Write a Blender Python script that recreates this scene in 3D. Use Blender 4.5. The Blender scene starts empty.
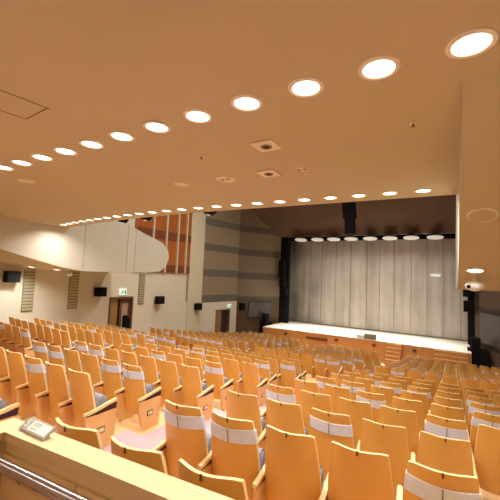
import bpy, bmesh, math, random
from mathutils import Vector, Matrix
random.seed(7)
scene = bpy.context.scene
C = scene.collection

# ------------------------------------------------------------------ colours / materials
def lin(c):
    c = c / 255.0
    return c / 12.92 if c <= .04045 else ((c + .055) / 1.055) ** 2.4
def rgb(r, g, b): return (lin(r), lin(g), lin(b), 1.0)

def base_mat(name, col, rough=.5, metal=0.0, spec=.5):
    m = bpy.data.materials.new(name); m.use_nodes = True
    b = m.node_tree.nodes['Principled BSDF']
    b.inputs['Base Color'].default_value = col
    b.inputs['Roughness'].default_value = rough
    b.inputs['Metallic'].default_value = metal
    b.inputs['Specular IOR Level'].default_value = spec
    return m

def noise_mat(name, c1, c2, scale=(4, 4, 4), rough=.5, detail=4, metal=0.0, spec=.5, bump=0.0, coords='Object'):
    m = base_mat(name, c1, rough, metal, spec)
    nt = m.node_tree; b = nt.nodes['Principled BSDF']
    tc = nt.nodes.new('ShaderNodeTexCoord'); mp = nt.nodes.new('ShaderNodeMapping')
    nz = nt.nodes.new('ShaderNodeTexNoise'); rp = nt.nodes.new('ShaderNodeValToRGB')
    mp.inputs['Scale'].default_value = scale
    nz.inputs['Scale'].default_value = 1.0; nz.inputs['Detail'].default_value = detail
    rp.color_ramp.elements[0].position = .3; rp.color_ramp.elements[0].color = c1
    rp.color_ramp.elements[1].position = .7; rp.color_ramp.elements[1].color = c2
    nt.links.new(tc.outputs[coords], mp.inputs['Vector']); nt.links.new(mp.outputs[0], nz.inputs['Vector'])
    nt.links.new(nz.outputs['Fac'], rp.inputs[0]); nt.links.new(rp.outputs[0], b.inputs['Base Color'])
    if bump:
        bp = nt.nodes.new('ShaderNodeBump'); bp.inputs['Strength'].default_value = bump
        nt.links.new(nz.outputs['Fac'], bp.inputs['Height']); nt.links.new(bp.outputs[0], b.inputs['Normal'])
    return m

def emit_mat(name, col, strength):
    m = base_mat(name, col, .4)
    b = m.node_tree.nodes['Principled BSDF']
    b.inputs['Emission Color'].default_value = col
    b.inputs['Emission Strength'].default_value = strength
    return m

M = {}
M['seat_wood'] = noise_mat('seat_wood', rgb(222, 166, 79), rgb(230, 174, 88), (3, 9, 3), .38)
M['seat_edge'] = noise_mat('seat_edge', rgb(250, 222, 170), rgb(244, 212, 155), (9, 9, 9), .4)
M['panel_wood'] = noise_mat('panel_wood', rgb(222, 172, 108), rgb(230, 182, 118), (5, 5, 2), .42)
M['arm_wood'] = noise_mat('arm_wood', rgb(242, 208, 150), rgb(236, 198, 138), (9, 3, 9), .35)
M['slot'] = base_mat('slot_dark', rgb(62, 24, 18), .7)
M['cushion'] = noise_mat('cushion_fabric', rgb(146, 144, 152), rgb(160, 158, 166), (60, 60, 60), .9, bump=.1)
M['band'] = noise_mat('band_fabric', rgb(216, 224, 246), rgb(230, 236, 252), (14, 14, 14), .8, bump=.15)
M['band_strap'] = base_mat('band_strap', rgb(140, 125, 120), .6)
M['plate_dark'] = base_mat('plate_dark', rgb(112, 72, 38), .5)
M['aisle_frame'] = base_mat('aisle_frame', rgb(55, 40, 30), .4)
M['aisle_face'] = base_mat('aisle_face', rgb(226, 210, 170), .3)
M['ceiling'] = noise_mat('ceiling_paint', rgb(192, 176, 138), rgb(196, 180, 142), (.6, .6, .6), .8, spec=.2)
M['ceiling_line'] = base_mat('ceiling_line', rgb(96, 64, 36), .8)
M['wall_white'] = noise_mat('wall_plaster', rgb(220, 212, 190), rgb(225, 217, 196), (.5, .5, .5), .85, spec=.2)
M['wing_white'] = noise_mat('wing_plaster', rgb(206, 200, 184), rgb(210, 205, 190), (.8, .8, .8), .85, spec=.2)
M['wing_seam'] = base_mat('wing_seam', rgb(176, 168, 150), .85)
M['pilaster'] = base_mat('pilaster_paint', rgb(216, 206, 176), .8)
M['hall_brown'] = noise_mat('hall_brown', rgb(104, 80, 63), rgb(110, 86, 68), (.5, .5, .5), .8, spec=.2)
M['dark_brown'] = base_mat('dark_brown', rgb(92, 76, 64), .8)
M['black'] = base_mat('black_matte', rgb(20, 19, 20), .8, spec=.15)
M['charcoal'] = base_mat('charcoal', rgb(30, 29, 30), .9, spec=.1)
M['grey_box'] = base_mat('grey_box', rgb(140, 132, 120), .6)
M['white_plastic'] = base_mat('white_plastic', rgb(238, 240, 240), .5)
M['vent_face'] = base_mat('vent_face', rgb(232, 216, 182), .6)
M['vent_dark'] = base_mat('vent_dark', rgb(140, 112, 84), .6)
M['steel'] = noise_mat('brushed_steel', rgb(190, 186, 188), rgb(176, 172, 176), (2, 2, 40), .22, metal=1.0)
M['parapet'] = noise_mat('parapet_wood', rgb(192, 154, 94), rgb(198, 162, 102), (3, 3, 12), .4)
M['cap_wood'] = noise_mat('cap_wood', rgb(230, 202, 152), rgb(234, 208, 160), (3, 10, 10), .4)
M['carpet'] = noise_mat('aisle_carpet', rgb(204, 166, 172), rgb(212, 174, 180), (50, 50, 50), .95, spec=.1)
M['floor_wood'] = noise_mat('floor_wood', rgb(226, 184, 130), rgb(232, 192, 140), (4, 14, 4), .5)
M['stage_floor'] = noise_mat('stage_floor', rgb(248, 236, 216), rgb(252, 240, 222), (1, 6, 1), .5)
M['stage_wood'] = noise_mat('stage_wood', rgb(200, 138, 76), rgb(208, 146, 84), (1, 8, 4), .45)
M['orange_wood'] = noise_mat('orange_wood', rgb(166, 88, 32), rgb(178, 98, 40), (2, 2, .6), .5)
M['orange_dark'] = base_mat('orange_dark', rgb(120, 62, 28), .6)
M['door_wood'] = noise_mat('door_wood', rgb(150, 112, 62), rgb(162, 122, 70), (4, 1, .8), .5)
M['door_dark'] = base_mat('door_dark', rgb(58, 40, 32), .7)
M['door_pink'] = base_mat('door_pink', rgb(176, 146, 118), .6)
M['door_frame'] = base_mat('door_frame', rgb(112, 76, 64), .5)
M['grille_slat'] = base_mat('grille_slat', rgb(188, 174, 142), .6)
M['grille_back'] = base_mat('grille_back', rgb(136, 124, 100), .8)
M['screen'] = noise_mat('screen_glass', rgb(76, 68, 68), rgb(84, 76, 76), (1, 1, 1), .35)
M['exit_green'] = emit_mat('exit_green', rgb(40, 150, 110), .5)
M['exit_white'] = emit_mat('exit_white', rgb(225, 240, 232), .7)
M['lens'] = emit_mat('lamp_lens', rgb(255, 246, 226), 6.0)
M['lens_dim'] = emit_mat('stage_lamp_lens', rgb(225, 220, 208), .42)
M['trim_ring'] = base_mat('trim_ring', rgb(238, 226, 204), .4)
M['lamp_body'] = base_mat('lamp_body', rgb(120, 118, 114), .35, .6)
M['sign_grey'] = base_mat('sign_grey', rgb(176, 168, 160), .35)
M['sign_white'] = base_mat('sign_white', rgb(246, 244, 236), .4)
M['sign_ink'] = base_mat('sign_ink', rgb(150, 165, 130), .6)

def stripe_mat(c1, c2, base, period, width):
    """brown acoustic wall with dark horizontal bands every 1.94 m"""
    m = base_mat('stripe_wall', rgb(130, 108, 84), .85, spec=.2)
    nt = m.node_tree; b = nt.nodes['Principled BSDF']
    tc = nt.nodes.new('ShaderNodeTexCoord'); sp = nt.nodes.new('ShaderNodeSeparateXYZ')
    add = nt.nodes.new('ShaderNodeMath'); add.operation = 'ADD'; add.inputs[1].default_value = -base + period * 4
    mod = nt.nodes.new('ShaderNodeMath'); mod.operation = 'MODULO'; mod.inputs[1].default_value = period
    lt = nt.nodes.new('ShaderNodeMath'); lt.operation = 'LESS_THAN'; lt.inputs[1].default_value = width
    nz = nt.nodes.new('ShaderNodeTexNoise'); nz.inputs['Scale'].default_value = 1.2
    mx = nt.nodes.new('ShaderNodeMix'); mx.data_type = 'RGBA'
    mx.inputs[6].default_value = c1; mx.inputs[7].default_value = c2
    nt.links.new(tc.outputs['Object'], sp.inputs[0]); nt.links.new(sp.outputs['Z'], add.inputs[0])
    nt.links.new(add.outputs[0], mod.inputs[0]); nt.links.new(mod.outputs[0], lt.inputs[0])
    nt.links.new(lt.outputs[0], mx.inputs[0]); nt.links.new(mx.outputs[2], b.inputs['Base Color'])
    return m
M['stripe'] = stripe_mat(rgb(148, 132, 108), rgb(110, 102, 92), -2.03, 1.83, .52)
M['stripe_dark'] = stripe_mat(rgb(140, 124, 102), rgb(106, 96, 86), -2.37, 2.03, .56)

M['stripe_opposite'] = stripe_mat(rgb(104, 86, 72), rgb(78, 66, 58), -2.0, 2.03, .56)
def curtain_mat():
    m = base_mat('curtain_cloth', rgb(168, 155, 134), .8, spec=.25)
    nt = m.node_tree; b = nt.nodes['Principled BSDF']
    tc = nt.nodes.new('ShaderNodeTexCoord')
    def noise(scale, detail=3):
        mp = nt.nodes.new('ShaderNodeMapping'); mp.inputs['Scale'].default_value = scale
        nz = nt.nodes.new('ShaderNodeTexNoise'); nz.inputs['Scale'].default_value = 1; nz.inputs['Detail'].default_value = detail
        nt.links.new(tc.outputs['Object'], mp.inputs[0]); nt.links.new(mp.outputs[0], nz.inputs['Vector'])
        return nz.outputs['Fac']
    streak = noise((1.6, 1, .12)); cloud = noise((.35, 1, .4), 2)
    sp = nt.nodes.new('ShaderNodeSeparateXYZ'); nt.links.new(tc.outputs['Object'], sp.inputs[0])
    # darker colour toward the far corner of the curtain (object x runs along the curtain)
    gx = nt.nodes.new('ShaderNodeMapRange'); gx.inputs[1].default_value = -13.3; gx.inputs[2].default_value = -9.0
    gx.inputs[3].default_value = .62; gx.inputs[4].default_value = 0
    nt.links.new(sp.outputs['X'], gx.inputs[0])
    rs = nt.nodes.new('ShaderNodeMapRange'); rs.inputs[1].default_value = .35; rs.inputs[2].default_value = .7; rs.inputs[3].default_value = 0; rs.inputs[4].default_value = .32
    nt.links.new(streak, rs.inputs[0])
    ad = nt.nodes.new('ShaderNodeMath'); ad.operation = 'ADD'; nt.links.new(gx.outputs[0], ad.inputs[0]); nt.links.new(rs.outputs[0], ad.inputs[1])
    rc = nt.nodes.new('ShaderNodeMapRange'); rc.inputs[1].default_value = .4; rc.inputs[2].default_value = .7; rc.inputs[3].default_value = 0; rc.inputs[4].default_value = .2
    nt.links.new(cloud, rc.inputs[0])
    ad2 = nt.nodes.new('ShaderNodeMath'); ad2.operation = 'ADD'; ad2.use_clamp = True
    nt.links.new(ad.outputs[0], ad2.inputs[0]); nt.links.new(rc.outputs[0], ad2.inputs[1])
    mx = nt.nodes.new('ShaderNodeMix'); mx.data_type = 'RGBA'
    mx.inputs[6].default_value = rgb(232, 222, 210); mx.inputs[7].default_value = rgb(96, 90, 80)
    nt.links.new(ad2.outputs[0], mx.inputs[0]); nt.links.new(mx.outputs[2], b.inputs['Base Color'])
    return m
M['curtain'] = curtain_mat()
M['curtain_seam'] = base_mat('curtain_seam', rgb(138, 126, 110), .9)

# ------------------------------------------------------------------ mesh helpers
def box(bm, x0, x1, y0, y1, z0, z1, mi=0):
    v = [bm.verts.new(p) for p in ((x0,y0,z0),(x1,y0,z0),(x1,y1,z0),(x0,y1,z0),(x0,y0,z1),(x1,y0,z1),(x1,y1,z1),(x0,y1,z1))]
    for f in ((3,2,1,0),(4,5,6,7),(0,1,5,4),(1,2,6,5),(2,3,7,6),(3,0,4,7)):
        bm.faces.new([v[i] for i in f]).material_index = mi
    return v

def rbox(bm, cx, cy, cz, sx, sy, sz, mi=0, bev=.01):
    """bevelled box"""
    t = bmesh.new(); box(t, cx-sx/2, cx+sx/2, cy-sy/2, cy+sy/2, cz-sz/2, cz+sz/2, mi)
    bmesh.ops.bevel(t, geom=t.edges[:], offset=bev, segments=2, affect='EDGES', profile=.6)
    merge(bm, t, mi)

def merge(bm, t, mi=None):
    vm = {v: bm.verts.new(v.co) for v in t.verts}
    for f in t.faces:
        try:
            nf = bm.faces.new([vm[v] for v in f.verts]); nf.material_index = f.material_index if mi is None else mi
        except ValueError: pass
    t.free()

def prism(bm, poly, axis, a, b, mi=0):
    """extrude a polygon (list of 2-d points) along an axis from a to b. axis x: pts (y,z); axis y: pts (x,z); axis z: pts (x,y)"""
    def P(p, t):
        return {'x': (t, p[0], p[1]), 'y': (p[0], t, p[1]), 'z': (p[0], p[1], t)}[axis]
    A = [bm.verts.new(P(p, a)) for p in poly]; B = [bm.verts.new(P(p, b)) for p in poly]
    n = len(poly)
    fs = [bm.faces.new(A[::-1]), bm.faces.new(B)]
    for i in range(n):
        fs.append(bm.faces.new((A[i], A[(i+1) % n], B[(i+1) % n], B[i])))
    for f in fs: f.material_index = mi

def disc(bm, c, n, r, h, seg=32, mi=0, r2=None):
    """cylinder/cone frustum centred at c along direction n, from c to c+n*h"""
    n = Vector(n).normalized(); u = n.orthogonal().normalized(); w = n.cross(u); c = Vector(c)
    r2 = r if r2 is None else r2
    A = []; B = []
    for i in range(seg):
        a = 2*math.pi*i/seg; d = u*math.cos(a) + w*math.sin(a)
        A.append(bm.verts.new(c + d*r)); B.append(bm.verts.new(c + n*h + d*r2))
    fs = [bm.faces.new(A[::-1]), bm.faces.new(B)]
    for i in range(seg):
        fs.append(bm.faces.new((A[i], A[(i+1) % seg], B[(i+1) % seg], B[i])))
    for f in fs: f.material_index = mi

def ring(bm, c, n, r0, r1, h, seg=40, mi=0):
    """flat annulus with thickness h, its outer lip slightly lower than its hole edge"""
    n = Vector(n).normalized(); u = n.orthogonal().normalized(); w = n.cross(u); c = Vector(c)
    L = []
    for (r, t) in ((r0, 0), (r1, 0), (r1, h*.55), (r1-.006, h), (r0+.004, h)):
        L.append([bm.verts.new(c + n*t + (u*math.cos(2*math.pi*i/seg) + w*math.sin(2*math.pi*i/seg))*r) for i in range(seg)])
    for k in range(5):
        a, b = L[k], L[(k+1) % 5]
        for i in range(seg):
            bm.faces.new((a[i], a[(i+1) % seg], b[(i+1) % seg], b[i])).material_index = mi

def tube(bm, pts, r, seg=16, mi=0):
    pts = [Vector(p) for p in pts]; rings = []
    for i, p in enumerate(pts):
        t = ((pts[min(i+1, len(pts)-1)] - pts[max(i-1, 0)])).normalized()
        u = t.cross(Vector((0, 0, 1)));  u = t.cross(Vector((0, 1, 0))) if u.length < .05 else u
        u.normalize(); w = t.cross(u)
        rings.append([bm.verts.new(p + (u*math.cos(2*math.pi*k/seg) + w*math.sin(2*math.pi*k/seg))*r) for k in range(seg)])
    for a, b in zip(rings, rings[1:]):
        for k in range(seg): bm.faces.new((a[k], a[(k+1) % seg], b[(k+1) % seg], b[k])).material_index = mi
    bm.faces.new(rings[0][::-1]).material_index = mi; bm.faces.new(rings[-1]).material_index = mi

def mesh(bm, name, mats, smooth=False):
    bmesh.ops.recalc_face_normals(bm, faces=bm.faces[:])
    me = bpy.data.meshes.new(name); bm.to_mesh(me); bm.free()
    for m in mats: me.materials.append(M[m] if isinstance(m, str) else m)
    if smooth:
        for p in me.polygons: p.use_smooth = True
        me.set_sharp_from_angle(angle=math.radians(35))
    return me

def obj(name, me, parent=None, loc=None, rotz=0.0):
    o = bpy.data.objects.new(name, me); C.objects.link(o)
    if parent: o.parent = parent
    if loc is not None: o.location = loc
    if rotz: o.rotation_euler = (0, 0, rotz)
    return o

def empty(name, loc=(0, 0, 0), rotz=0.0):
    o = bpy.data.objects.new(name, None); C.objects.link(o); o.location = loc; o.rotation_euler = (0, 0, rotz)
    o.empty_display_size = .1
    return o

def tag(o, label, cat, group=None):
    o['label'] = label; o['category'] = cat
    if group: o['group'] = group
    return o

def struct(o, label=None):
    o['kind'] = 'structure'
    if label: o['label'] = label
    return o

def build(name, mats, fn, parent=None, loc=None, rotz=0.0, smooth=False):
    bm = bmesh.new(); fn(bm)
    return obj(name, mesh(bm, name, mats, smooth), parent, loc, rotz)

# ------------------------------------------------------------------ layout constants (metres, eye of the camera at the origin)
CZ = 1.4                    # underside of the balcony ceiling
XC = -5.7                   # centre line of the hall
XW = -15.0                  # side wall
STAGE_Z, LIP_Y, CURT_Y = -4.19, 25.0, 29.8

# ------------------------------------------------------------------ camera
cd = bpy.data.cameras.new('camera'); cam = bpy.data.objects.new('camera', cd); C.objects.link(cam)
cd.sensor_width = 36; cd.lens = 339.42 / 500 * 36; cd.clip_start = .02; cd.clip_end = 200
yaw, pitch, roll = .541164, .0745436, .0410896
f = Vector((-math.sin(yaw)*math.cos(pitch), math.cos(yaw)*math.cos(pitch), math.sin(pitch)))
r = Vector((math.cos(yaw), math.sin(yaw), 0)); u = r.cross(f)
r2 = r*math.cos(roll) + u*math.sin(roll); u2 = -r*math.sin(roll) + u*math.cos(roll)
cam.matrix_world = Matrix(((r2.x, u2.x, -f.x, 0), (r2.y, u2.y, -f.y, 0), (r2.z, u2.z, -f.z, 0), (0, 0, 0, 1)))
scene.camera = cam
def to_px(p):
    p = Vector(p); d = p.dot(f)
    if d < .05: return None
    return 250 + 339.42*p.dot(r2)/d, 250 - 339.42*p.dot(u2)/d

# ------------------------------------------------------------------ the setting
def edge_y(x):              # front edge of the balcony ceiling, slightly curved
    return 6.02 + .85*max(0, (-4.6 - x)/7.0)**2 + .03*max(0, x + 4.6)
def ceiling_fn(bm):
    xs = [-15.0, -13.5, -12.2, -11.0, -9.8, -8.6, -7.4, -6.0, -4.6, -2.5, 0, 2, 4, 5.5]
    poly = [(x, edge_y(x)) for x in xs] + [(5.5, -3.2), (-15.0, -3.2)]
    prism(bm, poly, 'z', CZ, CZ + .5)
struct(build('ceiling', ['ceiling'], ceiling_fn))
# board joints in the ceiling (shallow grooves)
def joints(bm):
    for (a, b) in (((-3.13, 1.08), (-3.07, 1.56)), ((-3.07, 1.54), (-3.5, 1.57)), ((-3.5, 1.57), (-3.55, 1.08)), ((-3.55, 1.09), (-3.13, 1.085))):
        a = Vector((a[0], a[1], CZ)); b = Vector((b[0], b[1], CZ)); d = (b-a).normalized(); n = Vector((-d.y, d.x, 0))*.005
        v = [bm.verts.new(p) for p in (a-n-Vector((0,0,.002)), b-n-Vector((0,0,.002)), b+n-Vector((0,0,.002)), a+n-Vector((0,0,.002)))]
        bm.faces.new(v)
        v2 = [bm.verts.new(q.co+Vector((0,0,.002))) for q in v]; bm.faces.new(v2[::-1])
        for i in range(4): bm.faces.new((v[i], v[(i+1)%4], v2[(i+1)%4], v2[i]))
tag(build('ceiling_hatch', ['ceiling_line'], joints), 'square access hatch outlined by dark joints in the tan ceiling', 'hatch')

# floor: terraces following the rows; segments across the hall (aisles carpeted)
ROW = 1.045
def drop(k): return -1.009 - .1815*k + .0048*max(0, k-12)**2        # height of chair tops in row k
def off(x):
    if x >= -2.4: return .085*(x + 2.33)
    if x >= -3.6: return .175*(-2.4 - x)/1.2
    if x >= -7.8: return .175
    if x >= -9.0: return .175*(x + 9.0)/1.2
    return .085*(-9.07 - x)
SEATH = .94
def floor_fn(bm):
    segs = [(-15.0, -14.45, 1, 0), (-14.45, -9.0, 0, 0), (-9.0, -7.8, 1, -.06), (-7.8, -3.86, 0, -.06), (-3.86, -2.42, 1, -.06), (-2.42, 3.0, 0, 0), (3.0, 5.5, 1, 0)]
    for (x0, x1, mi, dz) in segs:
        for k in range(-1, 25):
            z = drop(max(k, -1)) - SEATH + dz
            y00 = 1.40 + ROW*k - .30; y1 = y00 + ROW + (2.0 if k == 24 else 0)
            e0, e1 = off(x0 + .001), off(x1 - .001)
            if k == -1: y00 -= 1.5 if x1 <= -2.42 else -.3
            poly = [(x0, y00 + e0), (x1, y00 + e1), (x1, y1 + e1), (x0, y1 + e0)]
            prism(bm, poly, 'z', -7.0, z, mi)
struct(build('floor', ['floor_wood', 'carpet'], floor_fn))
# raised standing platform behind the parapet
def plat(bm):
    box(bm, -2.33, 5.5, -3.2, 1.02, -3.0, -1.6)
struct(build('floor_platform', ['carpet'], plat))
def lowplat(bm): box(bm, -15.0, -2.55, -3.2, -1.15, -3.0, -1.75)
struct(build('floor_landing', ['carpet'], lowplat))

# side wall, back wall, outer walls
def wall_l(bm):
    # plastered side wall with two door openings
    d = [(11.29, 12.81, -1.40), (20.58, 22.15, -2.66)]
    ys = [-3.2, d[0][0], d[0][1], 18.65]
    box(bm, XW-.3, XW, -3.2, d[0][0], -7, 9); box(bm, XW-.3, XW, d[0][0], d[0][1], d[0][2], 9); box(bm, XW-.3, XW, d[0][1], 18.65, -7, 9)
    box(bm, XW-.3, XW, d[0][0], d[0][1], -7, -3.9)
struct(build('wall_side', ['wall_white'], wall_l))
def wall_b(bm): box(bm, -15.3, 5.8, -3.5, -3.2, -7, 9)
struct(build('wall_back', ['wall_white'], wall_b))
def wall_r(bm): box(bm, 5.5, 5.8, -3.2, 28.0, -7, 9)
struct(build('wall_opposite', ['wall_white'], wall_r))
# splayed wall pieces toward the stage; lower band plain, striped above z=-2.16
ZS = -2.03          # foot of the striped cladding
DT0, DT1 = .40, .80
ZS2 = -2.37
S0, S1, S1B, S2 = (-15.0, 18.65), (-14.5, 22.44), (-15.7, 24.3), (-13.54, 28.0)
def splay(bm, a, b, z0, z1, th=.3, mi=0, side=-1):
    d = Vector((b[0]-a[0], b[1]-a[1])).normalized(); n = Vector((-d.y, d.x))*th*(-side)
    prism(bm, [(a[0], a[1]), (b[0], b[1]), (b[0]+n.x, b[1]+n.y), (a[0]+n.x, a[1]+n.y)], 'z', z0, z1, mi)
def lerp2(a, b, t): return (a[0]+(b[0]-a[0])*t, a[1]+(b[1]-a[1])*t)
def splay_up(bm):
    splay(bm, S0, S1, ZS, 9); splay(bm, S1B, S2, ZS2, 9, .3, 1); splay(bm, (S1[0]-.3, S1[1]+.01), (S1B[0]-.3, S1B[1]+.01), -7, 9, .1, 1)
struct(build('wall_striped', ['stripe', 'stripe_dark'], splay_up))

def splay_low(bm):
    splay(bm, S0, lerp2(S0, S1, DT0), -7, ZS, .25); splay(bm, lerp2(S0, S1, DT1), S1, -7, ZS, .25)
    splay(bm, lerp2(S0, S1, DT0), lerp2(S0, S1, DT1), -2.66, ZS, .25)
struct(build('wall_splayed', ['wall_white'], splay_low))
def splay_low2(bm): splay(bm, S1B, S2, -7, ZS2, .3)
struct(build('wall_stage_side', ['hall_brown'], splay_low2))
# pilaster between the panelled recess and the striped wall
def pil(bm): box(bm, XW+.004, XW+.07, 17.2, 18.62, -6, 8.9)
struct(build('trim_1', ['pilaster'], pil))
# mirrored splayed wall on the camera's side of the stage
def mir(p): return (2*XC + .35 - p[0], p[1])
def splay_r(bm):
    splay(bm, mir(S0), mir(S1), -7, 9, .3, 0, 1); splay(bm, mir(S1), (1.25, 28.0), -7, 9, .3, 0, 1)
struct(build('wall_striped_opposite', ['stripe_opposite'], splay_r))

# header above the proscenium: a big brown reflector sloping down to the stage opening
def header(bm):
    prism(bm, [(21.5, 8.6), (27.85, 3.60), (28.0, 3.7), (21.8, 8.69)], 'x', -14.75, 3.6)
struct(build('wall_header', ['hall_brown'], header))
def hall_ceiling(bm): box(bm, -15.3, 5.8, 6.5, 28, 8.7, 9.0)
struct(build('ceiling_hall', ['hall_brown'], hall_ceiling))

# stage
def stage_fn(bm):
    xs = [-13.4 + i*(14.33/16) for i in range(17)]
    poly = [(x, LIP_Y + .30*(((x + 6.2)/7.2)**2) * -1 + .18) for x in xs] + [(.93, 30.2), (-13.4, 30.2)]
    prism(bm, poly, 'z', -7, STAGE_Z, 0)
    # pale boards on top
    prism(bm, [(p[0], p[1] - (.04 if i < 17 else 0)) for i, p in enumerate(poly)], 'z', STAGE_Z + .001, STAGE_Z + .05, 1)
struct(build('floor_stage', ['stage_wood', 'stage_floor'], stage_fn))
def apron(bm):      # orange timber wall under the stage lip, wrapping to the sides
    box(bm, -15.0, -13.42, 27.55, 27.85, -7.4, -4.8); box(bm, .95, 5.5, 27.55, 27.85, -7.4, -4.8)
struct(build('wall_stage_front', ['stage_wood'], apron))
def stage_back(bm): box(bm, -15.3, 5.8, 30.3, 30.5, -7.4, 9)
struct(build('wall_stage_back', ['black'], stage_back))
# black legs on both sides of the opening and black border on top
def legs(bm):
    box(bm, -13.6, -12.85, 28.25, 28.7, STAGE_Z+.052, 3.2)
tag(build('stage_leg_drape', ['charcoal'], legs), 'narrow black side drape masking the far edge of the curtain', 'drape')
def legs2(bm): box(bm, .86, 1.25, 28.25, 28.7, STAGE_Z+.052, 3.2)
tag(build('stage_leg_drape', ['charcoal'], legs2), 'narrow black side drape at the curtain edge under the balcony arm', 'drape')

# wooden steps up to the stage
def steps(loc, w, label):
    e = empty('stage_steps', loc); tag(e, label, 'steps', 'wooden steps up to the stage')
    for i in range(5):
        z1 = STAGE_Z - .02 - .22*i; y1 = -.21*i
        build('step', ['stage_wood'], lambda bm: box(bm, -w/2, w/2, y1-.21, y1-.002, -5.6 - loc[2], z1 - loc[2]), e)
        build('nosing', ['arm_wood'], lambda bm: box(bm, -w/2, w/2, y1-.222, y1-.17, z1 - loc[2], z1 - loc[2] + .018), e)
steps((-3.42, LIP_Y + .10, -5.6), .9, 'narrow wooden steps to the stage at the end of the carpeted aisle')
steps((-.15, LIP_Y - .03, -5.6), 1.8, 'wide wooden steps to the stage beside the corner loudspeaker')

# curtain: hanging panels with vertical seams
cur = empty('stage_curtain', (0, 0, 0)); tag(cur, 'pale grey stage curtain in stitched vertical panels filling the proscenium', 'curtain')
def curtain_fn(bm):
    nx, nz = 150, 8; x0, x1, z0, z1 = -13.6, 1.2, STAGE_Z + .07, 3.85
    g = []
    for i in range(nx+1):
        x = x0 + (x1-x0)*i/nx; col = []
        for k in range(nz+1):
            t = k/nz
            y = CURT_Y + .010*math.sin(x*5.1)*(.4+.6*t) + .008*math.sin(x*13+1.3)
            col.append(bm.verts.new((x, y, z0 + (z1-z0)*t)))
        g.append(col)
    for i in range(nx):
        for k in range(nz): bm.faces.new((g[i][k], g[i+1][k], g[i+1][k+1], g[i][k+1]))
cloth = build('curtain_cloth', ['curtain'], curtain_fn, cur, smooth=True)
def seams(bm):
    for x in (-10.95, -10.0, -9.05, -7.9, -6.75, -5.55, -4.65, -3.65, -2.55, -1.55, -.6, .4):
        x *= 1.13
        y = CURT_Y - .04
        box(bm, x-.011, x+.011, y-.004, y+.03, STAGE_Z+.07, 3.8)
build('seam', ['curtain_seam'], seams, cur)
def hem(bm): box(bm, -13.5, 1.15, CURT_Y-.09, CURT_Y+.05, STAGE_Z+.052, STAGE_Z+.13)
build('hem', ['curtain_seam'], hem, cur)

def area_lamp(name, parent, loc, size, power, col=(1, .97, .89), spread=2.6, vis=True):
    l = bpy.data.lights.new(name, 'AREA'); l.shape = 'DISK'; l.size = size; l.energy = power; l.color = col; l.spread = spread
    o = bpy.data.objects.new(name, l); C.objects.link(o); o.location = loc
    if parent: o.parent = parent
    return o
# lighting batten with eight lamps over the stage front
def batten(bm):
    tube(bm, [(-13.45, 28.15, 3.52), (1.0, 28.15, 3.52)], .05)
    box(bm, -13.5, 1.05, 28.08, 28.2, 3.22, 3.58)
tag(build('hanging_lighting_batten', ['black'], batten), 'long black lighting batten running above the stage curtain', 'batten')
def lampbody(bm):
    disc(bm, (0, 0, .13), (0, 0, -1), .26, .22, 24, 0, .47); disc(bm, (0, 0, .22), (0, 0, -1), .08, .10, 16)
def lamplens(bm): disc(bm, (0, 0, -.09), (0, 0, -1), .44, .04, 24)
LB = None
names8 = ['first', 'second', 'third', 'fourth', 'fifth', 'sixth', 'seventh', 'eighth']
for i, x in enumerate((-10.55, -9.15, -7.85, -6.53, -5.15, -3.8, -2.43, -.98)):
    e = empty('spot_lamp', (x*1.075 - .05, 27.5, 3.36))
    e.rotation_euler = (-.20, 0, 0); e.scale = (1.2, 1, 1)
    tag(e, f'round stage lamp on the batten, {names8[i]} counting from the dark drape end', 'stage lamp', 'stage lamps above the curtain')
    if LB is None:
        bm = bmesh.new(); lampbody(bm); LB = mesh(bm, 'stage_lamp_body', ['lamp_body'], True)
        bm = bmesh.new(); lamplens(bm); LL = mesh(bm, 'stage_lamp_lens', ['lens_dim'], True)
    obj('lamp_body', LB, e); obj('lens', LL, e); area_lamp('lamp', e, (0, 0, -.15), .5, 62, (.97, .97, .94), 1.1)

# balcony side arms: white parapet face, soffit beneath it
PB = [(2.62, 1.40), (3.0, 1.20), (3.5, .96), (4.1, .72), (4.79, .47), (5.34, .33), (5.95, .18), (6.62, .02), (7.47, -.10), (8.6, -.10), (9.6, -.09), (10.64, -.05)]
PT = [(11.24, .02), (11.59, .27), (11.76, .66), (11.68, 1.0), (11.33, 1.31), (10.8, 1.47), (10.3, 1.59), (9.66, 1.79), (8.99, 1.98), (8.2, 2.2), (7.0, 2.45), (2.62, 2.45)]
def face(bm, xa, xb, up): prism(bm, [(y, z + up) for (y, z) in PB] + PT, 'x', xa, xb)
def soff(bm, xa, xb):
    bot = [(y, z) for (y, z) in PB] + [(11.2, .0)]
    top = [(y, z + .16) for (y, z) in bot][::-1]
    prism(bm, bot + top, 'x', xa, xb)
# the ceiling slab stops against the parapet faces: parapet starts just in front of the slab underside (both meet at CZ)
struct(build('wall_balcony_arm', ['wing_white'], lambda bm: face(bm, -11.75, -11.5, .012)))
struct(build('ceiling_balcony_arm', ['ceiling'], lambda bm: soff(bm, -15.0, -11.502)))
struct(build('wall_balcony_arm_near', ['wing_white'], lambda bm: face(bm, .062, .32, .012)))
struct(build('ceiling_balcony_arm_near', ['ceiling'], lambda bm: soff(bm, .064, 5.5)))
# thin seam strips on the far arm
def wseam(bm):
    for y in (7.45, 9.35, 9.75):
        box(bm, -11.505, -11.494, y-.01, y+.01, -.09, 1.9)
struct(build('trim_2', ['wing_seam'], wseam))

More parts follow.
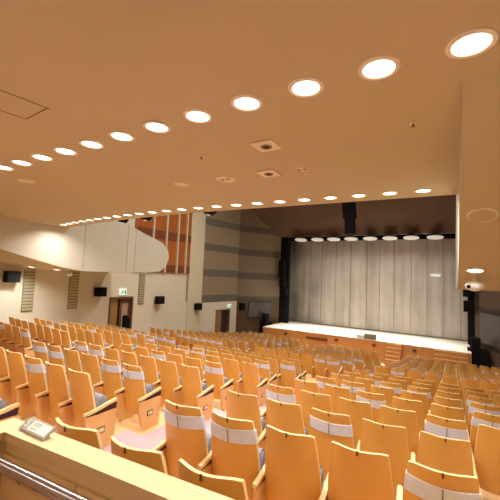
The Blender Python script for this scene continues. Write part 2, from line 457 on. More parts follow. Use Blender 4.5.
# orange timber recess on the side wall
pn = empty('timber_wall_panel', (XW+.01, 15, 0)); tag(pn, 'orange timber wall panel with dark bands behind the balcony arm', 'panel')
def op(bm): box(bm, 0, .05, -2.4, 2.2, -.05, 6.5)
build('board', ['orange_wood'], op, pn)
def ob(bm):
    box(bm, .052, .07, -2.4, 2.2, 1.95, 2.45); box(bm, .052, .07, -2.4, 2.2, -.05, .42); box(bm, .052, .07, -2.4, 2.2, 3.9, 4.4)
build('dark_band', ['orange_dark'], ob, pn)
for y in (-.80, .25, 1.25, 2.05):
    build('batten', ['pilaster'], lambda bm, y=y: box(bm, .05, .17, y-.05 - .35, y+.05 - .35, -.05, 6.5), pn)

# louvred grilles
GR = None
for i, (y0, y1, nm) in enumerate(((7.18, 7.62, 'widest louvred wall grille, beside the first black speaker'), (9.11, 9.57, 'louvred wall grille between the first and second black speakers'), (13.12, 13.53, 'slim louvred wall grille just past the recessed doorway'), (17.05, 17.2, 'narrow louvred wall grille beside the pale pilaster'))):
    g = empty('wall_grille', (XW+.005, (y0+y1)/2, -1.0)); tag(g, nm, 'grille', 'louvred wall grilles')
    w = y1-y0
    build('grille_back', ['grille_back'], lambda bm: box(bm, 0, .02, -w/2, w/2, -.86, .86), g)
    def slats(bm):
        for k in range(13):
            z = -.80 + k*.132; box(bm, .021, .055, -w/2+.01, w/2-.01, z, z+.085)
    build('slat', ['grille_slat'], slats, g)

# wall speakers
SP = [((6.66, -.43), 'black box speaker mounted on the side wall beside the widest grille'), ((10.6, -1.10), 'black box speaker mounted on the wall just before the recessed doorway'),
      ((14.55, -1.66), 'black box speaker mounted on the wall between two slim grilles'), ((18.1, -2.24), 'black box speaker on the wall under the pale pilaster')]
for (y, z), lb in SP:
    e = empty('wall_speaker', (XW+.01, y, z)); tag(e, lb, 'speaker', 'black wall speakers')
    build('bracket', ['black'], lambda bm: box(bm, 0, .10, -.05, .05, -.08, .08), e)
    def cab(bm):
        prism(bm, [(.10, -.26), (.30, -.20), (.34, .18), (.14, .26)], 'x', .10, .40) if False else prism(bm, [(.10, -.27), (.36, -.22), (.40, .22), (.10, .27)], 'z', -.22, .22)
    build('cabinet', ['black'], cab, e)
    build('speaker_grille', ['charcoal'], lambda bm: prism(bm, [(.362, -.20), (.372, -.20), (.41, .20), (.402, .20)], 'z', -.19, .19), e)
ang0 = -math.atan2(S2[0]-S1B[0], S2[1]-S1B[1])
e = empty('wall_speaker', (-15.48, 24.72, -2.62), ang0); tag(e, 'black box speaker on the brown wall next to the dark screen', 'speaker', 'black wall speakers')
build('cabinet', ['black'], lambda bm: prism(bm, [(.03, -.24), (.30, -.2), (.32, .2), (.03, .24)], 'z', -.3, .26), e)
build('speaker_grille', ['charcoal'], lambda bm: prism(bm, [(.303, -.18), (.312, -.18), (.332, .18), (.323, .18)], 'z', -.26, .22), e)

# doors
def door(name, y0, y1, top, bot, rotz, origin):
    d = struct(empty(name, origin, rotz))
    w = y1 - y0
    build('door_frame', ['door_frame'], lambda bm: (box(bm, -.22, .02, 0, .09, bot, top), box(bm, -.22, .02, w-.09, w, bot, top), box(bm, -.22, .02, .09, w-.09, top-.1, top)), d)
    build('leaf', ['door_wood'], lambda bm: box(bm, -.20, -.14, .09, w*.42, bot, top-.1), d)
    build('gap', ['door_dark'], lambda bm: box(bm, -.29, -.25, .09, w-.09, bot, top-.1), d)
    return d, w
d1, w = door('door_1', 11.29, 12.81, -1.41, -3.9, 0, (XW, 11.29, 0))
build('leaf', ['door_frame'], lambda bm: box(bm, -.20, -.14, w*.52, w-.09, -3.9, -1.51), d1)
build('pane', ['door_pink'], lambda bm: box(bm, -.139, -.125, w*.60, w*.84, -3.7, -1.75), d1)
a2 = lerp2(S0, S1, DT0); b2 = lerp2(S0, S1, DT1)
d2 = struct(empty('door_2', (a2[0], a2[1], 0), -math.atan2(S1[0]-S0[0], S1[1]-S0[1])))
w2 = math.hypot(b2[0]-a2[0], b2[1]-a2[1])
build('door_frame', ['door_frame'], lambda bm: (box(bm, -.2, .02, 0, .06, -5.4, -2.6), box(bm, -.2, .02, w2-.06, w2, -5.4, -2.6), box(bm, -.2, .02, .06, w2-.06, -2.68, -2.6)), d2)
build('leaf', ['door_wood'], lambda bm: box(bm, -.2, -.15, .06, w2*.5, -5.4, -2.68), d2)
build('gap', ['door_dark'], lambda bm: box(bm, -.24, -.21, w2*.5, w2-.06, -5.4, -2.68), d2)

# exit signs
def exit_sign(loc, rotz, label, s=1.0):
    e = empty('exit_sign', loc, rotz); tag(e, label, 'exit sign', 'lit exit signs')
    build('sign_box', ['exit_white'], lambda bm: rbox(bm, .05, 0, 0, .08, .42*s, .32*s, 0, .02), e)
    def fig(bm):    # running figure and doorway
        x0, x1 = .091, .097
        box(bm, x0, x1, .08*s, .17*s, -.12*s, .11*s)
        prism(bm, [(-.16*s, -.12*s), (-.11*s, -.12*s), (-.05*s, -.02*s), (.0, .05*s), (-.06*s, .07*s), (-.12*s, .0)], 'x', x0, x1)
        disc(bm, (x0, -.02*s, .10*s), (1, 0, 0), .03*s, .006, 12)
        prism(bm, [(-.04*s, -.02*s), (.03*s, -.10*s), (.06*s, -.08*s), (.0, .02*s)], 'x', x0, x1)
    build('running_figure', ['exit_green'], fig, e)
exit_sign((XW+.005, 12.05, -1.14), 0, 'lit green and white exit sign above the recessed doorway')
ex = lerp2(S0, S1, .77); exit_sign((ex[0]+.02, ex[1], -2.36), -.256, 'white exit light above the doorway in the splayed wall', .8)

# black case by the doorway
e = empty('equipment_case', (-14.66, 12.14, -3.9), .1); tag(e, 'black case with a slanted grey top standing by the recessed doorway', 'case')
build('case_body', ['black'], lambda bm: prism(bm, [(-.14, 0), (.15, 0), (.15, 1.36), (-.06, 1.56), (-.14, 1.5)], 'x', -.13, .13), e)
build('case_top', ['lamp_body'], lambda bm: prism(bm, [(.145, 1.372), (-.05, 1.558), (-.045, 1.568), (.15, 1.382)], 'x', -.09, .09), e)

# dark wall screens both sides of the stage
def screen(loc, rotz, w, h, label, flip=1):
    e = empty('wall_screen', loc, rotz); tag(e, label, 'screen', 'dark screens flanking the stage')
    build('screen_frame', ['dark_brown'], lambda bm: rbox(bm, .05*flip, 0, 0, .10, w, h, 0, .02), e)
    build('screen_face', ['screen'], lambda bm: box(bm, min(.101*flip, .106*flip), max(.101*flip, .106*flip), -w/2+.05, w/2-.05, -h/2+.05, h/2-.05), e)
ang = -math.atan2(S2[0]-S1B[0], S2[1]-S1B[1])
screen((-14.55+.03, 26.27, -2.95), ang, 2.4, 1.35, 'dark grey screen on the brown wall by the far stage corner')
mA, mB = mir(S1), (1.25, 28.0)
mx_, my_ = lerp2(mA, mB, .60); angr = -math.atan2(mB[0]-mA[0], mB[1]-mA[1])
screen((mx_-.02, my_, -2.75), angr, 3.0, 1.95, 'dark brown screen below the balcony arm beside the stage', -1)

# stacks of black speakers at the proscenium sides
def stage_speaker(loc, sx, sy, sz, rotz, label):
    e = empty('stage_speaker', loc, rotz); tag(e, label, 'speaker', 'black stage speakers')
    build('cabinet', ['black'], lambda bm: rbox(bm, 0, 0, sz/2, sx, sy, sz, 0, .02), e)
    build('speaker_grille', ['charcoal'], lambda bm: box(bm, -sx/2+.04, sx/2-.04, -sy/2-.012, -sy/2-.001, .05, sz-.05), e)
stage_speaker((-13.86, 26.2, -5.4), .85, .7, 1.55, -.4, 'black loudspeaker standing at the far corner of the stage')
stage_speaker((-13.9, 26.22, -3.84), .45, .4, .62, -.4, 'small black speaker on top of the far corner loudspeaker')
stage_speaker((1.30, 26.0, -5.4), 1.1, .8, 1.4, .0, 'big black loudspeaker standing at the stage corner under the balcony arm')
stage_speaker((1.20, 26.1, -3.99), .5, .5, .65, .0, 'small black speaker stacked on the near corner loudspeaker')
# hung line arrays on the legs
def hung(name, pts, label, w=.5):
    e = empty(name, (0, 0, 0)); tag(e, label, 'speaker', 'black hung speakers')
    for p in pts:
        build('cabinet', ['black'], lambda bm, p=p: rbox(bm, p[0], p[1], p[2], w, .5, p[3], 0, .03), e)
hung('hung_speaker', [(-13.15, 27.6, 1.1, .78), (-13.15, 27.6, .30, .78), (-13.05, 27.6, -.50, .72), (-12.85, 27.55, -1.35, .55)], 'column of black speakers hanging against the far proscenium edge', .5)
hung('hung_speaker', [(.86, 27.6, -.4, .9), (.88, 27.6, -1.48, .75)], 'pair of black speakers hanging against the near proscenium edge', .6)
# centre line array
ar = empty('hanging_line_array', (-5.95, 22.6, .25)); tag(ar, 'curved black line array speaker hanging over the stage front', 'speaker')
for k in range(8):
    z = 5.45 - k*.37; tilt = .03*k*k*.35
    build('cabinet', ['black'], lambda bm, z=z, k=k: rbox(bm, -.12 + .045*k, -.02*k*k*.5, z, .82 if k < 5 else .6, .5, .35, 0, .03), ar)
# little fixtures at the stage
e = empty('stage_monitor', (-5.45, LIP_Y+.22, STAGE_Z+.05)); tag(e, 'white and grey monitor box on the front edge of the stage', 'monitor')
build('cabinet', ['white_plastic'], lambda bm: rbox(bm, -.25, .1, .13, .5, .3, .24, 0, .02), e)
build('grille', ['grey_box'], lambda bm: rbox(bm, .42, .12, .19, .78, .32, .36, 0, .02), e)
e = empty('curtain_light', (-1.15, 28.75, .6)); tag(e, 'small white rectangular light panel hanging before the curtain', 'light')
build('housing', ['white_plastic'], lambda bm: rbox(bm, 0, 0, 0, .72, .08, .26, 0, .02), e)
build('lens', ['exit_white'], lambda bm: box(bm, -.3, .3, -.05, -.041, -.10, .02), e)
e = empty('stage_vent', (-8.9, LIP_Y+.09, -4.58), -.06); tag(e, 'dark louvred vent in the orange timber front of the stage', 'vent')
build('vent_plate', ['orange_dark'], lambda bm: box(bm, -.85, .85, -.035, .05, -.09, .09), e)
for i, x in enumerate((-11.4, -7.4, -4.75, -2.2)):
    e = empty('stage_socket', (x, LIP_Y+.12-.30*((x+6.2)/7.2)**2, -4.48)); tag(e, f'small dark socket box in the stage front, {names8[i]} from the far corner', 'socket', 'socket boxes in the stage front')
    build('socket_plate', ['orange_dark'], lambda bm: rbox(bm, 0, 0, 0, .22, .12, .16, 0, .01), e)

# ------------------------------------------------------------------ parapet in front of the camera
SL = .085
def py(x, base): return base + SL*(x + 2.33)
def parapet(bm):
    prism(bm, [(-2.36, py(-2.36, 1.115)), (5.4, py(5.4, 1.115)), (5.4, py(5.4, 1.205)), (-2.47, py(-2.47, 1.205)), (-2.47, -1.1), (-2.36, -1.1)], 'z', -3.0, -1.062)
    # recessed panels: raised boards with joints between them
    for (x0, x1) in ((-2.353, -1.70), (-1.69, -.9), (-.89, -.1), (-.09, .8), (.81, 1.8)):
        prism(bm, [(x0, py(x0, 1.100)), (x1, py(x1, 1.100)), (x1, py(x1, 1.1151)), (x0, py(x0, 1.1151))], 'z', -1.6, -1.135, 1)
    prism(bm, [(-2.36, 1.09), (-2.345, 1.09), (-2.345, .3), (-2.36, .3)], 'z', -1.6, -1.135, 1)
pw = struct(build('wall_parapet', ['parapet', 'parapet'], parapet))
def cap(bm):
    prism(bm, [(-2.33, py(-2.33, 1.09)), (5.4, py(5.4, 1.09)), (5.4, py(5.4, 1.235)), (-2.50, py(-2.50, 1.235)), (-2.50, -1.1), (-2.33, -1.1)], 'z', -1.06, -1.0)
    bmesh.ops.bevel(bm, geom=[e for e in bm.edges if abs(e.verts[0].co.z + 1.0) < 1e-4 and abs(e.verts[1].co.z + 1.0) < 1e-4], offset=.008, segments=2, affect='EDGES')
    bm.normal_update()
    for f_ in bm.faces:
        if abs(f_.normal.z) < .1: f_.material_index = 1
build('cap', ['cap_wood', 'parapet'], cap, pw)
# handrail
hr = empty('handrail', (0, 0, 0)); tag(hr, 'polished steel tube handrail in front of the wooden parapet', 'handrail')
build('tube', ['steel'], lambda bm: tube(bm, [(-2.26, .98, -1.092), (-2.0, 1.005, -1.092), (-1.0, 1.09, -1.092), (1.5, 1.30, -1.092)], .031, 20), hr, smooth=True)
for x in (-2.05, -.4):
    build('bracket', ['steel'], lambda bm, x=x: tube(bm, [(x, py(x, 1.105), -1.19), (x, py(x, 1.03), -1.19), (x, py(x, 1.005), -1.14)], .009, 10), hr, smooth=True)

# seat number sign on the cap
sg = empty('row_sign', (-2.155, 1.188, -.976), .03); tag(sg, 'small grey framed sign with a white card lying on the parapet cap', 'sign')
sg.rotation_euler = (.52, 0, .03)
build('sign_frame', ['sign_grey'], lambda bm: rbox(bm, 0, 0, .008, .265, .085, .012, 0, .004), sg)
build('card', ['sign_white'], lambda bm: box(bm, -.062, .120, -.032, .032, .0142, .0155), sg)
def text_mesh(s, size, loc, parent, mat, name):
    cu = bpy.data.curves.new(name, 'FONT'); cu.body = s; cu.size = size; cu.align_x = 'CENTER'; cu.align_y = 'CENTER'; cu.extrude = .0004
    t = bpy.data.objects.new(name, cu); C.objects.link(t)
    dg = bpy.context.evaluated_depsgraph_get(); me = bpy.data.meshes.new_from_object(t.evaluated_get(dg))
    bpy.data.objects.remove(t); me.materials.clear(); me.materials.append(M[mat])
    return obj(name, me, parent, loc)
text_mesh('S', .070, (-.096, 0, .0146), sg, 'sign_white', 'symbol')
text_mesh('2000', .036, (-.005, .011, .0159), sg, 'sign_ink', 'lettering')
text_mesh('000 00', .018, (-.012, -.018, .0159), sg, 'sign_ink', 'lettering')

# ------------------------------------------------------------------ ceiling fixtures
bm = bmesh.new(); ring(bm, (0, 0, 0), (0, 0, -1), .098, .132, .012); RING = mesh(bm, 'downlight_ring', ['trim_ring'], True)
bm = bmesh.new(); disc(bm, (0, 0, 0), (0, 0, -1), .10, .004, 32); LENS = mesh(bm, 'downlight_lens', ['lens'], False)
def downlight(loc, label, group, power, scale=1.0, tilt=None, col=(1, .97, .89)):
    e = empty('downlight', loc); tag(e, label, 'downlight', group); e.scale = (scale, scale, scale)
    if tilt: e.rotation_euler = tilt
    obj('trim_ring', RING, e); obj('lens', LENS, e)
    area_lamp('lamp', e, (0, 0, -.02), .18*scale, power, col)
    return e
ordn = ['first','second','third','fourth','fifth','sixth','seventh','eighth','ninth','tenth','eleventh','twelfth','thirteenth','fourteenth','fifteenth','sixteenth','seventeenth','eighteenth','nineteenth','twentieth','twenty-first','twenty-second','twenty-third','twenty-fourth','twenty-fifth']
P1, P2 = 10.5, 10.0
for i in range(-4, 14):  # negative indices: unseen downlights added to lighten the near arm soffit
    lb = f'round recessed downlight in the row over the parapet, {ordn[i]} from the balcony arm' if i >= 0 else f'added unseen downlight of the parapet row behind the near balcony arm, {ordn[-i-1]} past its edge'
    downlight((.093 - .511*i, 2.25, CZ), lb, 'downlights over the parapet', P1, 1.0)
for i in range(13):  # unseen row added behind the camera to light the parapet face
    downlight((3.4 - .82*i, -1.3, CZ), f'added unseen downlight above the standing platform, {ordn[i]} along the row', 'added downlights above the platform', 7.5, 1.0)
x = -.39; i = 0; y2 = None
while x > -11.25:
    y = edge_y(x) - .44
    downlight((x, y, CZ), f'round recessed downlight along the ceiling edge, {ordn[i]} from the near balcony arm', 'downlights along the ceiling edge', P2*(1.8 if i == 0 else 2.4 if x < -10.8 else 1), .95)
    slope = (edge_y(x - .05) - edge_y(x))/.05
    x -= .478/math.hypot(1, slope); i += 1

def soffit_at(y):
    for (a, b) in zip(PB, PB[1:]):
        if a[0] <= y <= b[0]:
            t = (y-a[0])/(b[0]-a[0]); return a[1] + (b[1]-a[1])*t, math.atan2(b[1]-a[1], b[0]-a[0])
z, an = soffit_at(5.85)
downlight((.27, 5.85, z), 'round downlight low in the sloping soffit of the near balcony arm', None, 2, .95, (an, 0, 0))
z, an = soffit_at(6.9); downlight((-13.9, 6.9, z), 'round downlight in the soffit of the far balcony arm above the widest grille', 'downlights in the far soffit', 40, 1.3, (an, 0, 0), (.92, 1, .98))
z, an = soffit_at(7.3); downlight((-12.9, 7.3, z), 'round downlight in the far soffit close to the small white camera', 'downlights in the far soffit', 34, 1.2, (an, 0, 0), (.92, 1, .98))
# round speaker grille in the near soffit
z, an = soffit_at(4.13)
e = empty('ceiling_speaker', (.255, 4.13, z)); e.rotation_euler = (an, 0, 0); tag(e, 'large oval-looking round speaker grille in the sloping soffit', 'ceiling speaker')
bm = bmesh.new(); ring(bm, (0, 0, 0), (0, 0, -1), .118, .136, .012); obj('trim_ring', mesh(bm, 'speaker_ring', ['vent_face'], True), e)
build('speaker_mesh', ['grille_slat'], lambda bm: disc(bm, (0, 0, 0), (0, 0, -1), .12, .006, 32), e)
# small white security spotlights under the soffits
def spotcam(loc, label):
    e = empty('security_camera', loc); e.scale = (1.35, 1.35, 1.35); tag(e, label, 'camera', 'small white cameras under the balcony arms')
    build('mount', ['white_plastic'], lambda bm: disc(bm, (0, 0, .02), (0, 0, -1), .02, .08, 12), e)
    def body(bm):
        t = bmesh.new(); bmesh.ops.create_uvsphere(t, u_segments=20, v_segments=12, radius=.075)
        for v in t.verts: v.co.z = v.co.z*.8 - .10; v.co.x *= 1.25
        merge(bm, t)
    build('camera_body', ['white_plastic'], body, e, smooth=True)
    build('camera_lens', ['charcoal'], lambda bm: disc(bm, (-.055, -.062, -.11), (-.6, -1, -.2), .02, .012, 12), e)
z, an = soffit_at(6.2); spotcam((.275, 6.2, z - .005), 'small white camera hanging under the near balcony arm')
z, an = soffit_at(7.45); spotcam((-12.3, 7.45, z - .005), 'small white camera hanging under the far balcony arm')
# square vents
def sqvent(x, y, label, s=.2):
    e = empty('ceiling_vent', (x, y, CZ), 0); tag(e, label, 'ceiling vent', 'square ceiling vents')
    build('plate', ['vent_face'], lambda bm: rbox(bm, 0, 0, -.009, s, s, .016, 0, .004), e)
    bm = bmesh.new(); ring(bm, (0, 0, -.017), (0, 0, -1), .035, .062, .010, 28); obj('nozzle', mesh(bm, 'nozzle', ['vent_dark'], True), e)
    build('nozzle_core', ['black'], lambda bm: disc(bm, (0, 0, -.0172), (0, 0, -1), .034, .003, 20), e)
sqvent(-1.72, 3.11, 'square cream ceiling vent with round nozzle, the one nearer the parapet', .262)
sqvent(-2.15, 3.99, 'square cream ceiling vent with round nozzle, closer to the ceiling edge', .262)
def rvent(x, y, rad, label, face='vent_face', holes=True):
    e = empty('ceiling_diffuser', (x, y, CZ)); tag(e, label, 'ceiling vent')
    bm = bmesh.new(); ring(bm, (0, 0, 0), (0, 0, -1), rad*.8, rad, .012, 32); obj('trim_ring', mesh(bm, 'diffuser_ring', ['vent_face'], True), e)
    build('diffuser_face', [face], lambda bm: disc(bm, (0, 0, 0), (0, 0, -1), rad*.8, .006, 28), e)
    if holes:
        for (a, b) in ((-.045, 0), (.045, 0)):
            build('opening', ['vent_dark'], lambda bm, a=a, b=b: disc(bm, (a, b, -.0062), (0, 0, -1), .034, .003, 16), e)
rvent(-2.88, 4.0, .15, 'round ceiling diffuser with two dark openings')
rvent(-3.70, 3.96, .12, 'faint round cover flush with the tan ceiling', 'vent_face', False)
rvent(-6.03, 2.80, .13, 'round ceiling disc standing past the row of downlights', 'vent_face', False)
rvent(-1.68, 4.02, .085, 'small dark double ceiling nozzle', 'vent_face', True)
def sprinkler(x, y, label):
    e = empty('ceiling_sprinkler', (x, y, CZ)); tag(e, label, 'sprinkler', 'sprinkler heads in the ceiling')
    build('rosette', ['vent_face'], lambda bm: disc(bm, (0, 0, 0), (0, 0, -1), .03, .008, 20), e)
    build('nozzle', ['vent_dark'], lambda bm: (disc(bm, (0, 0, -.008), (0, 0, -1), .009, .03, 10), disc(bm, (0, 0, -.036), (0, 0, -1), .018, .003, 14)), e)
sprinkler(-.30, 3.2, 'tiny sprinkler head in the ceiling before the balcony arm soffit')
sprinkler(-2.58, 3.08, 'tiny sprinkler head in the ceiling behind the square vents')

for (x, lb) in ((-8.3, 'dark spotlight under the balcony edge, nearest the far arm'), (-7.2, 'dark spotlight under the balcony edge, before the orange panel'), (-4.95, 'dark spotlight under the balcony edge, by the striped wall')):
    y = edge_y(x)
    e = empty('hanging_spotlight', (x, y + .22, CZ + .03)); tag(e, lb, 'spotlight', 'dark spotlights on the balcony edge')
    build('bracket', ['black'], lambda bm: box(bm, -.02, .02, -.21, .02, .06, .10), e)
    build('spotlight_body', ['black'], lambda bm: prism(bm, [(-.13, .10), (.16, .12), (.20, .02), (.10, -.06), (-.08, -.02)], 'y', -.07, .09), e)
    build('lens', ['lens_dim'], lambda bm: disc(bm, (.02, .0, -.045), (.1, -.2, -1), .035, .02, 16), e)
# lamps of the main hall, up in the high ceiling beyond the balcony edge
for (x, y, p) in ((-10.5, 10, 200), (-5.7, 10, 260), (0.5, 10, 240), (-10.5, 16, 230), (-5.7, 16, 300), (-.5, 16, 300)):
    e = empty('hall_ceiling_lamp', (x, y, 8.7)); tag(e, 'round lamp in the high ceiling of the main hall', 'ceiling lamp', 'lamps in the high hall ceiling')
    build('shade', ['trim_ring'], lambda bm: disc(bm, (0, 0, 0), (0, 0, -1), .5, .05, 24), e)
    area_lamp('lamp', e, (0, 0, -.08), .9, p, (1, .97, .88), 2.4)
# added area light washing the curtain; no such fixture on the batten
l = bpy.data.lights.new('added_curtain_wash', 'AREA'); l.shape = 'RECTANGLE'; l.size = 11; l.size_y = .3; l.energy = 80; l.color = (1, .95, .86); l.spread = 2.2
o = bpy.data.objects.new('added_curtain_wash', l); C.objects.link(o); o.location = (-5.6, 27.3, 3.15)
o.rotation_euler = (math.radians(12), 0, 0)

# ------------------------------------------------------------------ chairs
ZB, ZT = .20, .94
def backpt(u_, t, dy=0.0):
    z = ZB + (ZT-ZB)*t
    w = .234 if t < .45 else .234 - .038*((t-.45)/.55)**1.3
    y = .15*(1-t) + .072*u_*u_ + .012*math.sin(math.pi*t)
    zz = z - (.014*abs(u_)**7 if t > .99 else 0) + (.02*(1-u_*u_) * -1 if t < .01 else 0)
    return Vector((u_*w, y + dy, zz))
def shell(bm, us, ts, dy, th, rim=1):
    A = [[bm.verts.new(backpt(a, t, dy)) for t in ts] for a in us]
    B = [[bm.verts.new(backpt(a, t, dy+th)) for t in ts] for a in us]
    n, m = len(us), len(ts)
    for i in range(n-1):
        for k in range(m-1):
            bm.faces.new((A[i][k], A[i+1][k], A[i+1][k+1], A[i][k+1])).material_index = 0
            bm.faces.new((B[i][k+1], B[i+1][k+1], B[i+1][k], B[i][k])).material_index = 0
    for i in range(n-1):
        bm.faces.new((A[i][m-1], A[i+1][m-1], B[i+1][m-1], B[i][m-1])).material_index = rim
        bm.faces.new((B[i][0], B[i+1][0], A[i+1][0], A[i][0])).material_index = rim
    for k in range(m-1):
        bm.faces.new((A[0][k+1], A[0][k], B[0][k], B[0][k+1])[::-1]).material_index = rim
        bm.faces.new((A[n-1][k], A[n-1][k+1], B[n-1][k+1], B[n-1][k])[::-1]).material_index = rim
def us(n, a=1.0): return [-a + 2*a*i/n for i in range(n+1)]
bm = bmesh.new(); shell(bm, us(12), [0, .1, .25, .4, .55, .7, .85, .94, 1.0], 0, .024); BACK = mesh(bm, 'chair_back', ['seat_wood', 'seat_edge'], True)
def bandmesh(t0, t1, sag):
    bm = bmesh.new()
    n = 12; U = us(n, 1.025); ts = [t0, (t0+t1)/2, t1]
    def P(a, t, dy):
        p = backpt(a, t, dy); p.z += sag*a; p.z -= .01*math.sin((a+1)*7)*abs(sag)*8; return p
    A = [[bm.verts.new(P(a, t, -.007 - .004*math.sin(9*a + 5*t)**2)) for t in ts] for a in U]
    B = [[bm.verts.new(P(a, t, .031)) for t in ts] for a in U]
    for i in range(n):
        for k in range(2):
            bm.faces.new((A[i][k], A[i+1][k], A[i+1][k+1], A[i][k+1])); bm.faces.new((B[i][k+1], B[i+1][k+1], B[i+1][k], B[i][k]))
        bm.faces.new((A[i][2], A[i+1][2], B[i+1][2], B[i][2])); bm.faces.new((B[i][0], B[i+1][0], A[i+1][0], A[i][0]))
    for k in range(2):
        bm.faces.new((A[0][k], A[0][k+1], B[0][k+1], B[0][k])); bm.faces.new((A[n][k+1], A[n][k], B[n][k], B[n][k+1]))
    c0 = backpt(0, t0, -.013); c1 = backpt(0, t1, -.013)
    v = [bm.verts.new(c + Vector((s*.005, 0, 0))) for c in (c0, c1) for s in (-1, 1)]
    f_ = bm.faces.new((v[0], v[1], v[3], v[2])); f_.material_index = 1
    return mesh(bm, 'chair_band', ['band', 'band_strap'], True)
BANDS = [bandmesh(.735, .885, 0), bandmesh(.72, .88, .006), bandmesh(.70, .86, -.006)]
def fcush(bm):
    shell(bm, us(10, .93), [.12, .3, .5, .66, .74], .0255, .03, 0)
    bmesh.ops.bevel(bm, geom=[e for e in bm.edges if len(e.link_faces) == 2 and e.calc_face_angle(0) > .8], offset=.015, segments=2, affect='EDGES')
bm = bmesh.new(); fcush(bm); BCUSH = mesh(bm, 'chair_back_cushion', ['cushion'], True)
def seatm(bm):
    # tipped-up seat: rounded slab standing in front of the backrest
    h, t = .36, .115; prof = []
    for k in range(9):
        a = math.pi*k/8; prof.append((t/2*math.cos(a), h/2 - t/2 + t/2*math.sin(a)))
    for k in range(5):
        a = math.pi + math.pi*k/4; prof.append((t/2*math.cos(a), -h/2 + t/2*.6 + t/2*.6*math.sin(a)))
    an_ = -.30; pr = []
    for (y, z) in prof:
        pr.append((.30 + y*math.cos(an_) - z*math.sin(an_), .425 + y*math.sin(an_) + z*math.cos(an_)))
    prism(bm, pr, 'x', -.205, .205)
    ends = [e for e in bm.edges if abs(abs(e.verts[0].co.x) - .205) < 1e-5 and abs(e.verts[0].co.x - e.verts[1].co.x) < 1e-6]
    bmesh.ops.bevel(bm, geom=ends, offset=.02, segments=2, affect='EDGES')
bm = bmesh.new(); seatm(bm); SEAT = mesh(bm, 'chair_seat', ['cushion'], True)
PX = .26
def panelm(bm):
    prism(bm, [(.035, .44), (.045, .26), (.10, .07), (.17, .0), (.43, .0), (.455, .10), (.47, .43), (.40, .435), (.2, .43)], 'x', -.0165, .0165, 0)
    prism(bm, [(.05, .441), (.2, .431), (.46, .431), (.47, .505), (.3, .47), (.15, .45)], 'x', -.014, .014, 1)
def armm(bm):
    c = [(.02, .452), (.08, .455), (.16, .466), (.26, .484), (.36, .505), (.45, .522), (.475, .520)]
    poly = c + [(y, z + .032) for (y, z) in c][::-1]
    prism(bm, poly, 'x', -.0205, .0205)
    bmesh.ops.bevel(bm, geom=[e for e in bm.edges if abs(e.verts[0].co.x - e.verts[1].co.x) < 1e-6], offset=.006, segments=2, affect='EDGES')
bm = bmesh.new(); panelm(bm); PANEL = mesh(bm, 'chair_side_panel', ['panel_wood', 'slot'], True)
bm = bmesh.new(); armm(bm); ARM = mesh(bm, 'chair_arm', ['arm_wood'], True)
def platem(bm):
    p0 = backpt(0, .965, -.004)
    box(bm, -.007, .007, p0.y-.003, p0.y+.003, p0.z-.006, p0.z+.027)
bm = bmesh.new(); platem(bm); NPLATE = mesh(bm, 'chair_number_plate', ['plate_dark'])
def lightf(bm): box(bm, 0, .008, -.055, .055, -.036, .036)
def lightg(bm): box(bm, .0081, .0105, -.042, .046, -.022, .028)
bm = bmesh.new(); lightf(bm); AFR = mesh(bm, 'aisle_plate_frame', ['aisle_frame'])
bm = bmesh.new(); lightg(bm); AFA = mesh(bm, 'aisle_plate_face', ['aisle_face'])

def chair(loc, rotz, band, left_end, right_end, label, group):
    e = empty('auditorium_chair', loc, rotz); tag(e, label, 'chair', group)
    obj('backrest', BACK, e); obj('back_cushion', BCUSH, e); obj('seat', SEAT, e)
    pr = obj('side_panel', PANEL, e, (PX, 0, 0)); obj('armrest', ARM, e, (PX, 0, 0))
    obj('number_plate', NPLATE, e)
    if band is not None:
        b = obj('fabric_band', BANDS[band], e); b['label'] = 'white fabric band round the backrest'
    if left_end:
        obj('side_panel', PANEL, e, (-PX, 0, 0)); obj('armrest', ARM, e, (-PX, 0, 0))
    if right_end:
        fr = obj('aisle_plate', AFR, pr, (.0168, .25, .23)); fr2 = obj('aisle_plate_face', AFA, pr, (.0168, .25, .23))
    return e

ROWN = ordn
seats = []      # (loc, rot, band, left_end, right_end, label bits)
def add_seat(tl, rot, band, le, re_, who):
    c, s = math.cos(rot), math.sin(rot)
    lx, ly = -.196, .072
    loc = (tl[0] - (lx*c - ly*s), tl[1] - (lx*s + ly*c), tl[2] - SEATH)
    seats.append((loc, rot, band, le, re_, who))
rows = list(range(0, 9)) + list(range(11, 22))
R_BAND = {(1,0),(1,1),(1,4),(2,2),(3,0),(3,4),(2,5),(4,2),(5,0),(5,1),(6,2),(6,3),(4,5),(1,5),(7,1),(8,4),(5,5),(6,5),(0,5)}
C_BAND = {(1,2),(2,0),(2,1),(3,6),(4,0),(6,0),(3,5),(2,4),(2,5),(11,0),(11,1),(12,0),(13,0),(14,0),(15,0)}
rng = random.Random(11)
prev_band = False
for k in rows:
    n = 8 if k < 11 else 10 if k < 21 else 2
    for j in range(n):
        near = k <= 7 and j <= 5
        b = (k, j) in R_BAND if near else rng.random() < (.22 if not prev_band else .4)
        prev_band = b and not near
        x = -2.33 + .52*j*math.cos(SL) - .004*k; y = 1.395 + ROW*k + .52*j*math.sin(SL)
        add_seat((x, y, drop(k)), SL, rng.randrange(3) if b else None, j == 0, j == n-1, ('A', k, j))
for k in rows:
    odd = (k % 2 == 1); n = 7 if odd else 6
    for j in range(1 if k == 21 else 0, n):
        near = k <= 4 and j <= 2 or (k >= 11 and j < 1) or k == 11
        b = (k, j) in C_BAND if near else ((k, j) in C_BAND or rng.random() < (.22 if not prev_band else .45))
        prev_band = b and not near
        x = (-4.18 if odd else -4.44) - .53*j; y = 1.575 + ROW*k
        add_seat((x, y, drop(k) - .06), 0, rng.randrange(3) if b else None, j == n-1, j == 0, ('B', k, j))
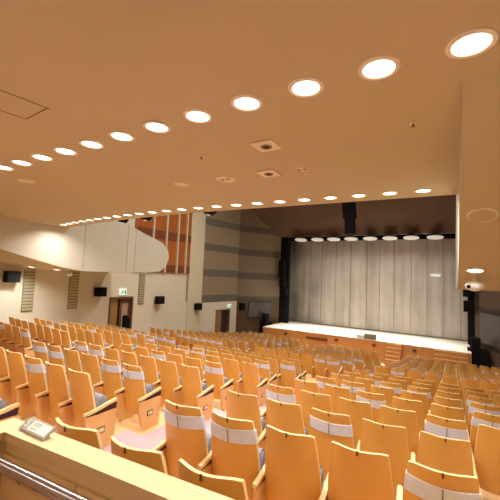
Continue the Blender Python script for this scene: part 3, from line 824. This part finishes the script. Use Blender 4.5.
for k in rows:
    n = 8 if k < 5 else 9 if k < 11 else 10
    for j in range(n):
        b = rng.random() < (.22 if not prev_band else .5); prev_band = b
        xr = -2*XC*-1 + 2.33 + .0 - .52*j*math.cos(SL) - .392
        x = -9.07 - .39 - .52*j*math.cos(SL); y = 1.395 + ROW*k + .52*(j + .75)*math.sin(SL)
        add_seat((x, y, drop(k)), -SL, rng.randrange(3) if b else None, j == n-1, j == 0, ('C', k, j))
BLK = {'A': ('parapet block', 'wooden chairs in the block below the parapet'), 'B': ('middle block', 'wooden chairs in the middle block'), 'C': ('side-wall block', 'wooden chairs in the block along the side wall')}
def rowname(k): return (f'{ROWN[k]} row' if k < 9 else f'{ROWN[k-11]} row past cross aisle')
inview = []
for sct in seats:
    loc = sct[0]
    top = (loc[0], loc[1], loc[2] + .93); side = (loc[0] + .27, loc[1] + .3, loc[2] + .5)
    p = to_px(top); q = to_px(side)
    ok = any(v is not None and -14 < v[0] < 518 and v[1] < 508 for v in (p, q))
    if ok: inview.append((Vector(loc).length, sct))
inview.sort(key=lambda t: t[0])
print('CHAIRS in view', len(inview))
for d, (loc, rot, band, le, re_, (bl, k, j)) in inview[:300]:
    what = 'wooden chair with white band' if band is not None else 'bare wooden chair'
    chair(loc, rot, band, le, re_, f'{what}, {ordn[j]} from aisle, {rowname(k)}, {BLK[bl][0]}', BLK[bl][1])
rest = inview[300:]
if rest:
    bm = bmesh.new()
    def put(me, loc, rot, slot):
        t = bmesh.new(); t.from_mesh(me)
        mt = Matrix.Translation(loc) @ Matrix.Rotation(rot, 4, 'Z')
        for v in t.verts: v.co = mt @ v.co
        for f_ in t.faces: f_.material_index = slot[f_.material_index]
        merge(bm, t)
    b2 = bmesh.new(); shell(b2, us(6), [0, .5, 1.0], 0, .024); LOW = mesh(b2, 'low_back', ['seat_wood', 'seat_edge'])
    for d, (loc, rot, band, le, re_, w_) in rest:
        put(LOW, loc, rot, (0, 1))
        for sgn in ((1, -1) if le else (1,)):
            off_ = Matrix.Rotation(rot, 3, 'Z') @ Vector((PX*sgn, 0, 0))
            put(PANEL, Vector(loc) + off_, rot, (2, 3)); put(ARM, Vector(loc) + off_, rot, (4,))
        put(SEAT, loc, rot, (5,))
        if band is not None: put(BANDS[band], loc, rot, (6, 6))
    o = obj('distant_chair_rows', mesh(bm, 'distant_chair_rows', ['seat_wood', 'seat_edge', 'panel_wood', 'slot', 'arm_wood', 'cushion', 'band']))
    o['kind'] = 'stuff'; tag(o, 'distant rows of small wooden chairs nearest the stage front', 'chairs')

# ------------------------------------------------------------------ world, colour management
w_ = bpy.data.worlds.new('world'); scene.world = w_; w_.use_nodes = True
bg = w_.node_tree.nodes['Background']; bg.inputs[0].default_value = (1, .9, .78, 1); bg.inputs[1].default_value = .06
scene.view_settings.view_transform = 'Standard'; scene.view_settings.look = 'None'
scene.view_settings.exposure = 0.0; scene.view_settings.gamma = 1.0
scene.cycles.use_denoising = True
scene.cycles.max_bounces = 8; scene.cycles.diffuse_bounces = 5; scene.cycles.glossy_bounces = 3
scene.cycles.sample_clamp_indirect = 6.0
